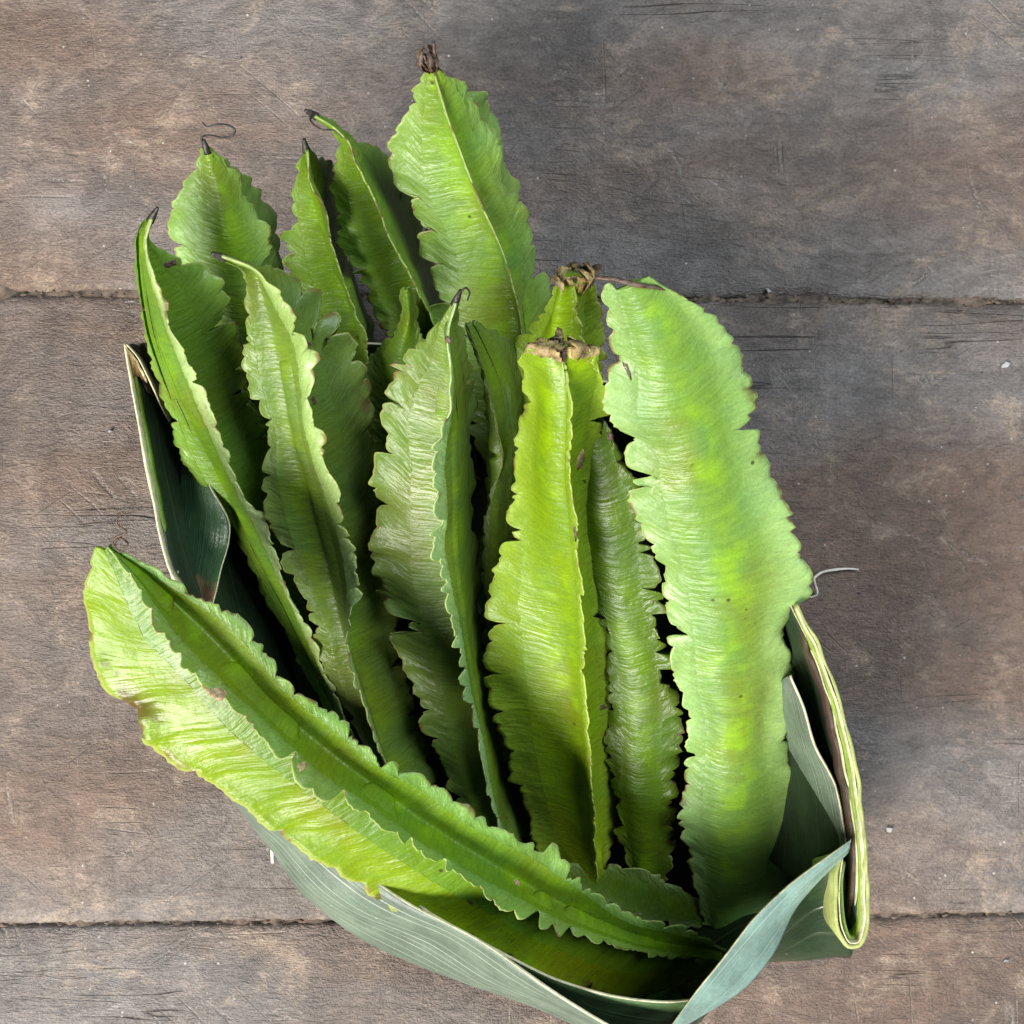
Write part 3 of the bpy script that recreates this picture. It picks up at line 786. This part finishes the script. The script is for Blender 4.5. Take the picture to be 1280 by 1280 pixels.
def sheet(name, rows, mats, nu=60, nv=14, th=0.0008, wav=0.0006, seed=1, flip=False, edge_mat=None, spline_rows=True):
    """leaf panel through control rows; u runs along a row, v across the rows. mats = (side a, side b[, edge])"""
    rng = np.random.default_rng(seed)
    G = np.stack([catmull(r, nu) for r in rows], 0)
    G = np.stack([catmull(G[:, j], nv) for j in range(nu)], 1)          # nv x nu x 3
    du = np.gradient(G, axis=1)
    dv = np.gradient(G, axis=0)
    N = norm(np.cross(du, dv))
    uu, vv = np.meshgrid(np.linspace(0, 1, nu), np.linspace(0, 1, nv))
    amp = np.sin(np.pi * uu) ** .3
    w = sum(np.sin(uu * rng.uniform(4, 22) + vv * rng.uniform(3, 12) + rng.uniform(0, 6)) for _ in range(5)) * wav / 2
    G = G + N * (w * amp)[..., None]
    a = (G + N * th / 2).reshape(-1, 3)
    b = (G - N * th / 2).reshape(-1, 3)
    n = nu * nv
    F = grid_faces(nv, nu)
    mi = [0] * len(F)
    Fb = [tuple(n + i for i in q[::-1]) for q in F]
    F = F + Fb
    mi += [1] * len(Fb)
    ring = [(0, j) for j in range(nu)] + [(i, nu - 1) for i in range(1, nv)] + [(nv - 1, j) for j in range(nu - 2, -1, -1)] + [(i, 0) for i in range(nv - 2, 0, -1)]
    idx = [i * nu + j for i, j in ring]
    for q in range(len(idx)):
        p, r = idx[q], idx[(q + 1) % len(idx)]
        F.append((r, p, p + n, r + n))
        mi.append(2)
    ms = list(mats)
    if len(ms) == 1:
        ms = ms * 2
    ms = ms[:2] + [edge_mat or M_EDGE]
    uv = np.stack([uu.ravel(), vv.ravel()], 1)
    o = mesh_obj(name, np.concatenate([a, b]), F, ms, basket, np.concatenate([uv, uv]), mi)
    return o


def floor_in(pts, k=.82, z=.12, c=(600, 830)):
    """the foot of a wall: rim points drawn in towards the middle and set on the floor (returns metres)"""
    cc = P(c[0], c[1], 0)
    out = []
    for p in pts:
        w = P(*p)
        q = cc + (w - cc) * k
        q[2] = z * .01
        out.append(q)
    return out


W = lambda pts: [P(*p) for p in pts]
back_rim = [(163, 440, 7.0), (205, 432, 6.2), (300, 425, 5.0), (480, 430, 4.6), (680, 455, 5.0), (810, 500, 5.4), (910, 610, 6.4), (992, 770, 8.0), (1042, 880, 8.5), (1068, 1000, 8.8), (1075, 1100, 8.8), (1072, 1176, 8.8)]
foot = floor_in(back_rim, .78)
midr = [a * .55 + b * .45 + np.array([0, 0, -.006]) for a, b in zip(W(back_rim), foot)]
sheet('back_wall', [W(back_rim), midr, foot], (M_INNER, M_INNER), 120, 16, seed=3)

left_rim = [(158, 433, 8.0), (168, 500, 7.7), (185, 590, 7.4), (205, 680, 7.1), (222, 735, 7.0), (238, 800, 7.0), (258, 900, 7.2), (276, 980, 7.5)]
lf = floor_in(left_rim, .80)
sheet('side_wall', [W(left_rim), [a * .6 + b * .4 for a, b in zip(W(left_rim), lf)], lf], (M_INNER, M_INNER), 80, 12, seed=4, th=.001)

# waxy front wall: rolls outward below the rim and tucks under to the floor
f_rim = [(262, 955, 7.6), (300, 990, 7.6), (350, 1024, 7.6), (410, 1062, 7.5), (470, 1098, 7.3), (530, 1136, 7.6), (600, 1182, 8.5), (680, 1232, 9.2), (765, 1284, 9.4), (850, 1320, 9.4)]
f_mid = [(262, 960, 6.9), (305, 1010, 6.6), (352, 1050, 6.3), (405, 1105, 6.1), (470, 1150, 6.1), (535, 1180, 6.4), (610, 1218, 7.2), (690, 1252, 7.9), (770, 1290, 8.2), (850, 1330, 8.2)]
f_out = [(264, 966, 5.8), (312, 1025, 4.8), (348, 1068, 4.3), (378, 1118, 4.0), (440, 1168, 3.9), (520, 1202, 4.0), (605, 1236, 4.2), (690, 1262, 4.5), (770, 1296, 4.8), (850, 1335, 5.0)]
f_foot = floor_in([(p[0], p[1], 4) for p in f_out], .84)
sheet('front_wall', [W(f_rim), W(f_mid), W(f_out), f_foot], (M_WAX, M_WAX), 120, 26, seed=5, th=.0009, wav=.0008)
# inner green leaf lining behind the front rim
g_top = [(500, 1112, 6.4), (545, 1143, 7.2), (620, 1190, 8.2), (690, 1224, 8.7), (760, 1243, 9.0), (840, 1253, 9.1), (885, 1248, 9.1)]
g_mid = [(470, 1105, 5.6), (540, 1155, 5.6), (620, 1210, 5.6), (690, 1250, 5.6), (760, 1285, 5.6), (830, 1295, 5.6), (872, 1276, 5.6)]
sheet('front_lining', [W(g_top), W(g_mid), floor_in([(p[0], p[1], 4) for p in g_mid], .82)], (M_MIDGREEN, M_MIDGREEN), 60, 14, seed=6)

# dark green panel at the front corner, under the flap
c_top = [(1052, 1066, 8.6), (1010, 1098, 8.4), (965, 1150, 8.2), (915, 1215, 8.8), (845, 1290, 8.8)]
c_bot = [(1066, 1188, 7.4), (1012, 1197, 5.6), (958, 1207, 5.0), (905, 1240, 4.8), (845, 1300, 5.0)]
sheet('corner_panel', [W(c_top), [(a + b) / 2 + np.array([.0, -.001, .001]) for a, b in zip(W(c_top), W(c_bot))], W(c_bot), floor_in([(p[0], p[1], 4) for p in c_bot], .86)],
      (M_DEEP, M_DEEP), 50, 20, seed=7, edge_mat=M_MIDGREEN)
# pale bluish flap folded over the corner
p_up = [(1064, 1049, 9.0), (1030, 1074, 9.3), (985, 1108, 9.5), (940, 1150, 9.9), (885, 1222, 10.1), (850, 1268, 10.1), (828, 1296, 10.0)]
p_ce = [(1062, 1056, 9.1), (1026, 1088, 9.2), (990, 1125, 9.2), (955, 1170, 9.5), (910, 1228, 9.8), (862, 1272, 10.0), (828, 1298, 10.0)]
p_lo = [(1060, 1064, 8.8), (1024, 1098, 8.7), (992, 1142, 8.5), (968, 1188, 8.9), (935, 1228, 9.3), (880, 1268, 9.7), (829, 1300, 9.9)]
sheet('flap', [W(p_up), W(p_ce), W(p_lo)], (M_WAXB, M_WAXB), 70, 16, seed=8, wav=.0003)
# pale inner leaf seen past the broad bean
i_r = [(988, 844, 8.0), (1002, 885, 8.0), (1022, 935, 8.0), (1042, 985, 8.1), (1052, 1020, 8.2), (1056, 1062, 8.2), (1020, 1110, 7.6)]
i_l = [(984, 846, 7.8), (980, 890, 5.8), (980, 940, 4.4), (984, 990, 3.5), (990, 1040, 2.9), (994, 1090, 2.5), (996, 1140, 2.2)]
i_d = [(978, 850, 6.6), (965, 890, 4.0), (960, 940, 2.6), (962, 990, 1.8), (966, 1040, 1.4), (970, 1090, 1.2), (974, 1140, 1.0)]
sheet('inner_leaf', [W(i_r), W(i_l), W(i_d)], (M_WAX, M_WAX), 60, 16, seed=9, wav=.0008)


def band(name, path, height, th, mat, nu=140, seed=1, jitter=.0002, edge=None):
    """upright strip whose top edge follows path (pixels + cm); rounded top"""
    rng = np.random.default_rng(seed)
    top = catmull(W(path), nu)
    T = norm(np.gradient(top, axis=0))
    side = norm(np.cross(T, np.array([0, 0, 1.0])))
    ul = np.r_[0, np.cumsum(np.linalg.norm(np.diff(top, axis=0), axis=1))]
    top = top + side * (jitter * noise1(ul * 150, rng))[:, None] + np.array([0, 0, 1]) * (jitter * noise1(ul * 260, rng))[:, None]
    tw = th * (1 + .2 * noise1(ul * 60, rng))
    cs = [(-.5, -height), (-.5, -.0010), (-.42, -.0003), (-.22, 0.0), (.22, 0.0), (.42, -.0003), (.5, -.0010), (.5, -height)]
    taper = np.clip(np.minimum(np.linspace(0, 1, nu) * 9, np.linspace(1, 0, nu) * 14) + .1, 0, 1)
    Vv = np.stack([top + side * (a * tw)[:, None] + np.array([0, 0, 1.0]) * (b * (taper if b < -.002 else np.ones(nu)))[:, None] for a, b in cs], 1)
    nc = len(cs)
    F = grid_faces(nu, nc, True) + [tuple(range(nc))[::-1], tuple(range((nu - 1) * nc, nu * nc))]
    uv = np.stack([np.repeat(np.linspace(0, 1, nu), nc), np.tile(np.linspace(0, .25, nc), nu)], 1)
    return mesh_obj(name, Vv.reshape(-1, 3), F, mat, basket, uv)


# the thick pale rib folded into a narrow U at the right end
rib_out = [(996, 756, 8.3), (1020, 800, 8.6), (1046, 865, 8.9), (1068, 950, 9.2), (1080, 1040, 9.4), (1085, 1120, 9.4), (1083, 1162, 9.4), (1074, 1183, 9.4), (1062, 1184, 9.4), (1051, 1168, 9.3), (1045, 1130, 9.2), (1046, 1095, 9.0), (1052, 1070, 8.8)]
rib_mid = [(995, 764, 8.1), (1016, 806, 8.4), (1040, 870, 8.7), (1061, 955, 9.0), (1073, 1042, 9.1), (1077.5, 1120, 9.1), (1076, 1158, 9.1), (1070, 1174, 9.1), (1063, 1174, 9.1), (1057, 1160, 9.0), (1053, 1128, 8.9), (1053, 1098, 8.8), (1056, 1078, 8.6)]
rib_in = [(994, 770, 7.9), (1012, 812, 8.2), (1034, 876, 8.5), (1052, 955, 8.7), (1064, 1020, 8.8), (1069, 1075, 8.8), (1066, 1130, 8.6), (1064, 1160, 8.2)]
band('rib', rib_out, .030, .0013, M_RIB, seed=1, jitter=.0004)
band('rib_skin', [((a[0] + b[0]) / 2, (a[1] + b[1]) / 2, (a[2] + b[2]) / 2 + .1) for a, b in zip(rib_out, rib_mid)], .028, .0006, M_EDGE, seed=8, jitter=.0003)
band('rib_layer', rib_mid, .026, .0012, M_RIBG, seed=2)
band('dry_edge', rib_in, .010, .0016, M_BROWNLEAF, seed=3, jitter=.0006)
band('cream_edge', [(x + 4, y, z + .12) for x, y, z in rib_in[1:]], .009, .0006, M_EDGE, seed=4, jitter=.0003)

# folded pocket at the left end
l1 = [(160, 440, 7.9), (170, 500, 7.6), (187, 590, 7.3), (206, 680, 7.0), (224, 738, 6.9)]
l2 = [(172, 462, 7.0), (190, 520, 6.2), (203, 595, 5.8), (214, 680, 5.5), (226, 740, 5.6)]
l3 = [(176, 462, 7.2), (207, 520, 5.0), (222, 580, 4.5), (221, 670, 4.5), (226, 742, 4.9)]
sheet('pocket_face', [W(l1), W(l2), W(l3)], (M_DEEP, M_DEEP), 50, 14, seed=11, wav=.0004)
q1 = [(228, 574, 5.6), (223, 630, 5.4), (221, 690, 5.3), (221, 736, 5.3)]
q2 = [(246, 588, 6.05), (252, 640, 5.85), (248, 700, 5.7), (243, 748, 5.7)]
q3 = [(262, 605, 6.4), (287, 655, 6.2), (278, 706, 6.0), (266, 758, 6.0)]
sheet('pocket_fold', [W(q1), W(q2), W(q3)], (M_DEEPB, M_DEEPB), 40, 16, seed=12, wav=.0003)
t1 = [(156, 431, 8.3), (180, 429, 8.1), (206, 430, 7.6)]
t2 = [(168, 455, 7.9), (188, 460, 7.6), (208, 470, 7.0)]
t3 = [(184, 490, 7.2), (200, 500, 6.6), (214, 522, 6.0)]
sheet('dry_tip', [W(t1), W(t2), W(t3)], (M_BROWNLEAF, M_BROWNLEAF), 20, 14, seed=13, wav=.0006)
a1 = [(157, 434, 8.35), (168, 447, 8.25), (180, 470, 7.9)]
a2 = [(166, 472, 8.0), (172, 470, 7.9), (184, 478, 7.7)]
sheet('amber_tip', [W(a1), W(a2)], (M_AMBER, M_AMBER), 16, 8, seed=14, wav=.0002)
band('pale_rim', [(156, 429, 8.4), (160, 455, 8.3), (167, 500, 8.1), (180, 570, 7.8), (196, 650, 7.5), (214, 718, 7.3), (236, 748, 7.1)], .006, .0010, M_EDGE, 80, seed=5)
band('inner_rim', [(158, 430, 8.4), (170, 444, 8.4), (184, 470, 8.0), (198, 500, 7.3), (212, 528, 6.4)], .005, .0007, M_EDGE, 40, seed=6)
band('yellow_vein', [(168, 468, 8.0), (174, 500, 7.75), (184, 560, 7.45), (196, 620, 7.2), (206, 665, 7.05)], .004, .0010, M_RIBG, 40, seed=7)

# bottom of the basket
ringb = foot + floor_in([(1062, 1186, 8), (1000, 1200, 6), (900, 1255, 5), (770, 1300, 5), (600, 1240, 4), (440, 1170, 4), (350, 1070, 4), (268, 970, 6)], .80) + lf[::-1]
cb = np.mean(ringb, axis=0)
nb_ = len(ringb)
V = [cb + (p - cb) * 1.09 for p in ringb] + [cb]
V = [np.array([p[0], p[1], .0014]) for p in V]
V2 = [np.array([p[0], p[1], .0004]) for p in V]
F = [(i, (i + 1) % nb_, nb_) for i in range(nb_)]
F2 = [tuple(q + nb_ + 1 for q in f[::-1]) for f in F]
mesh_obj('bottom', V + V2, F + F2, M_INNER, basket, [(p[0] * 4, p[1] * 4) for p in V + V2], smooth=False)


# ---------------------------------------------------------------- small litter on the boards
def single(o, label, cat, group=None):
    o['label'] = label
    o['category'] = cat
    if group:
        o['group'] = group


single(tube('plant_fibre', [P(1012, 747, .1), P(1020, 744, .15), P(1018, 722, .5), P(1026, 716, .4), P(1045, 712, .3), P(1060, 711, .2), P(1073, 712, .1)],
            [.0004, .0006, .0006, .0005, .0006, .0005, .0004], M_FIBRE, None, 6, 50), 'pale kinked plant fibre on the boards beside the basket', 'fibre')
single(tube('splinter', [P(340, 1056, 4.6), P(341, 1078, 4.3)], [.0007, .0007], M_FIBRE, None, 7, 6), 'short straight pale splinter stuck to the waxy front leaf', 'splinter')


def flake(px, py, size, seed, label):
    r = np.random.default_rng(seed)
    n = 7
    th = np.sort(r.uniform(0, 6.28, n))
    rr = size * r.uniform(.5, 1, n)
    c = P(px, py, .02)
    top = np.stack([c[0] + np.cos(th) * rr * 1.5, c[1] + np.sin(th) * rr, np.full(n, .0009) + r.uniform(0, .0004, n)], 1)
    bot = top * [1, 1, 0] + [0, 0, .0001]
    F = [tuple(range(n)), tuple(range(n, 2 * n))[::-1]] + [(i, (i + 1) % n, (i + 1) % n + n, i + n)[::-1] for i in range(n)]
    single(mesh_obj('flake', np.concatenate([top, bot]), F, M_FLAKE, None, smooth=False), label, 'flake', 'pale flakes on the boards')


for k, (x, y, s) in enumerate([(1256, 456, .0017), (959, 364, .0012), (1258, 1200, .0010), (1110, 1037, .0012), (138, 540, .0007)]):
    flake(x, y, s, 50 + k, ('largest pale flake, alone on the middle board away from the basket', 'whitish chip caught at the board seam beside the broad pale bean',
                            'small pale flake on the lowest board below the folded rib', 'dull flake on the boards beside the folded pale rib of the basket',
                            'tiny pale speck on the boards beside the brown leaf tip')[k])


# crumbs of dirt caught in the two seams
rngc = np.random.default_rng(77)
for si, cnt in ((1, 260), (2, 620)):
    V, F = [], []
    for k in range(cnt):
        x = rngc.uniform(-.26, .26)
        r = abs(rngc.normal(0, .00035)) + .00015
        c = np.array([x, seams[si](x) + rngc.normal(0, .0009 if si == 2 else .0006), -.0014 + rngc.uniform(-.001, .0008)])
        b = len(V)
        q = rngc.normal(size=(6, 3)) * .25
        for d_, n_ in zip([(1, 0, 0), (-1, 0, 0), (0, 1, 0), (0, -1, 0), (0, 0, 1), (0, 0, -1)], q):
            V.append(c + (np.array(d_) + n_) * r * [1.6, 1, .8])
        F += [tuple(b + i for i in f) for f in [(0, 2, 4), (2, 1, 4), (1, 3, 4), (3, 0, 4), (2, 0, 5), (1, 2, 5), (3, 1, 5), (0, 3, 5)]]
    o = mesh_obj('seam_crumbs', V, F, M_CRUMB, floor, smooth=False)
    o['kind'] = 'stuff'

# corky scars and dark nicks on the pods, set on the surface that is there
bpy.context.view_layer.update()
dg = bpy.context.evaluated_depsgraph_get()


def scar(px, py, r, mat, name, seed, asp=1.0, ang=0.0):
    o0 = Vector((0, 0, CAM_H))
    d = (Vector(P(px, py, 0)) - o0).normalized()
    hit, loc, nrm, _, ob, _ = scene.ray_cast(dg, o0, d)
    if not hit or ob.parent is None or ob.parent.name.split('.')[0] != 'winged_bean':
        return
    rg = np.random.default_rng(seed)
    if nrm.dot(d) > 0:
        nrm = -nrm
    N = np.array(nrm)
    X = norm(np.cross(N, [math.sin(ang), math.cos(ang), 0.1]))
    Y = np.cross(N, X)
    n = 14
    th = np.linspace(0, 2 * np.pi, n, endpoint=False)
    V = []
    for f, h in ((1.0, -.0004), (.92, .00004), (.6, .00012), (.25, .00002)):
        rr = r * f * (1 + .40 * rg.uniform(-1, 1, n))
        V.append(np.array(loc) + (np.cos(th) * rr * asp)[:, None] * X + (np.sin(th) * rr)[:, None] * Y + N * h)
    V = np.concatenate(V)
    F = grid_faces(4, n, True) + [tuple(range(3 * n, 4 * n))]
    mesh_obj(name, V, F, mat, ob.parent)


for k, (x, y, r, kind, asp, ang) in enumerate([(271, 865, .0023, 0, 1.3, .4), (378, 958, .0016, 0, 1.2, .2), (646, 1103, .0014, 0, 1.1, 0), (588, 1128, .0014, 1, 2.2, .9),
                                               (362, 272, .0032, 1, 1.0, .2), (213, 330, .0022, 1, 2.4, -.4), (782, 455, .0020, 1, 4.5, 1.35), (726, 576, .0042, 2, 1.1, .6),
                                               (392, 500, .0012, 1, 3, 1.4), (762, 545, .002, 1, 1.6, 1.2), (752, 884, .0024, 1, 2.0, .3), (560, 425, .0014, 1, 1.6, 1.3),
                                               (848, 918, .0012, 1, 1.5, .2), (718, 660, .0010, 1, 7, 1.5), (385, 430, .0016, 1, 1.7, .8)]):
    scar(x, y, r * (.95, .55, .9)[kind], (M_CORK, M_DRY, M_CUTRIM)[kind], ('corky_scar', 'dark_nick', 'dry_patch')[kind], 300 + k, asp, ang)
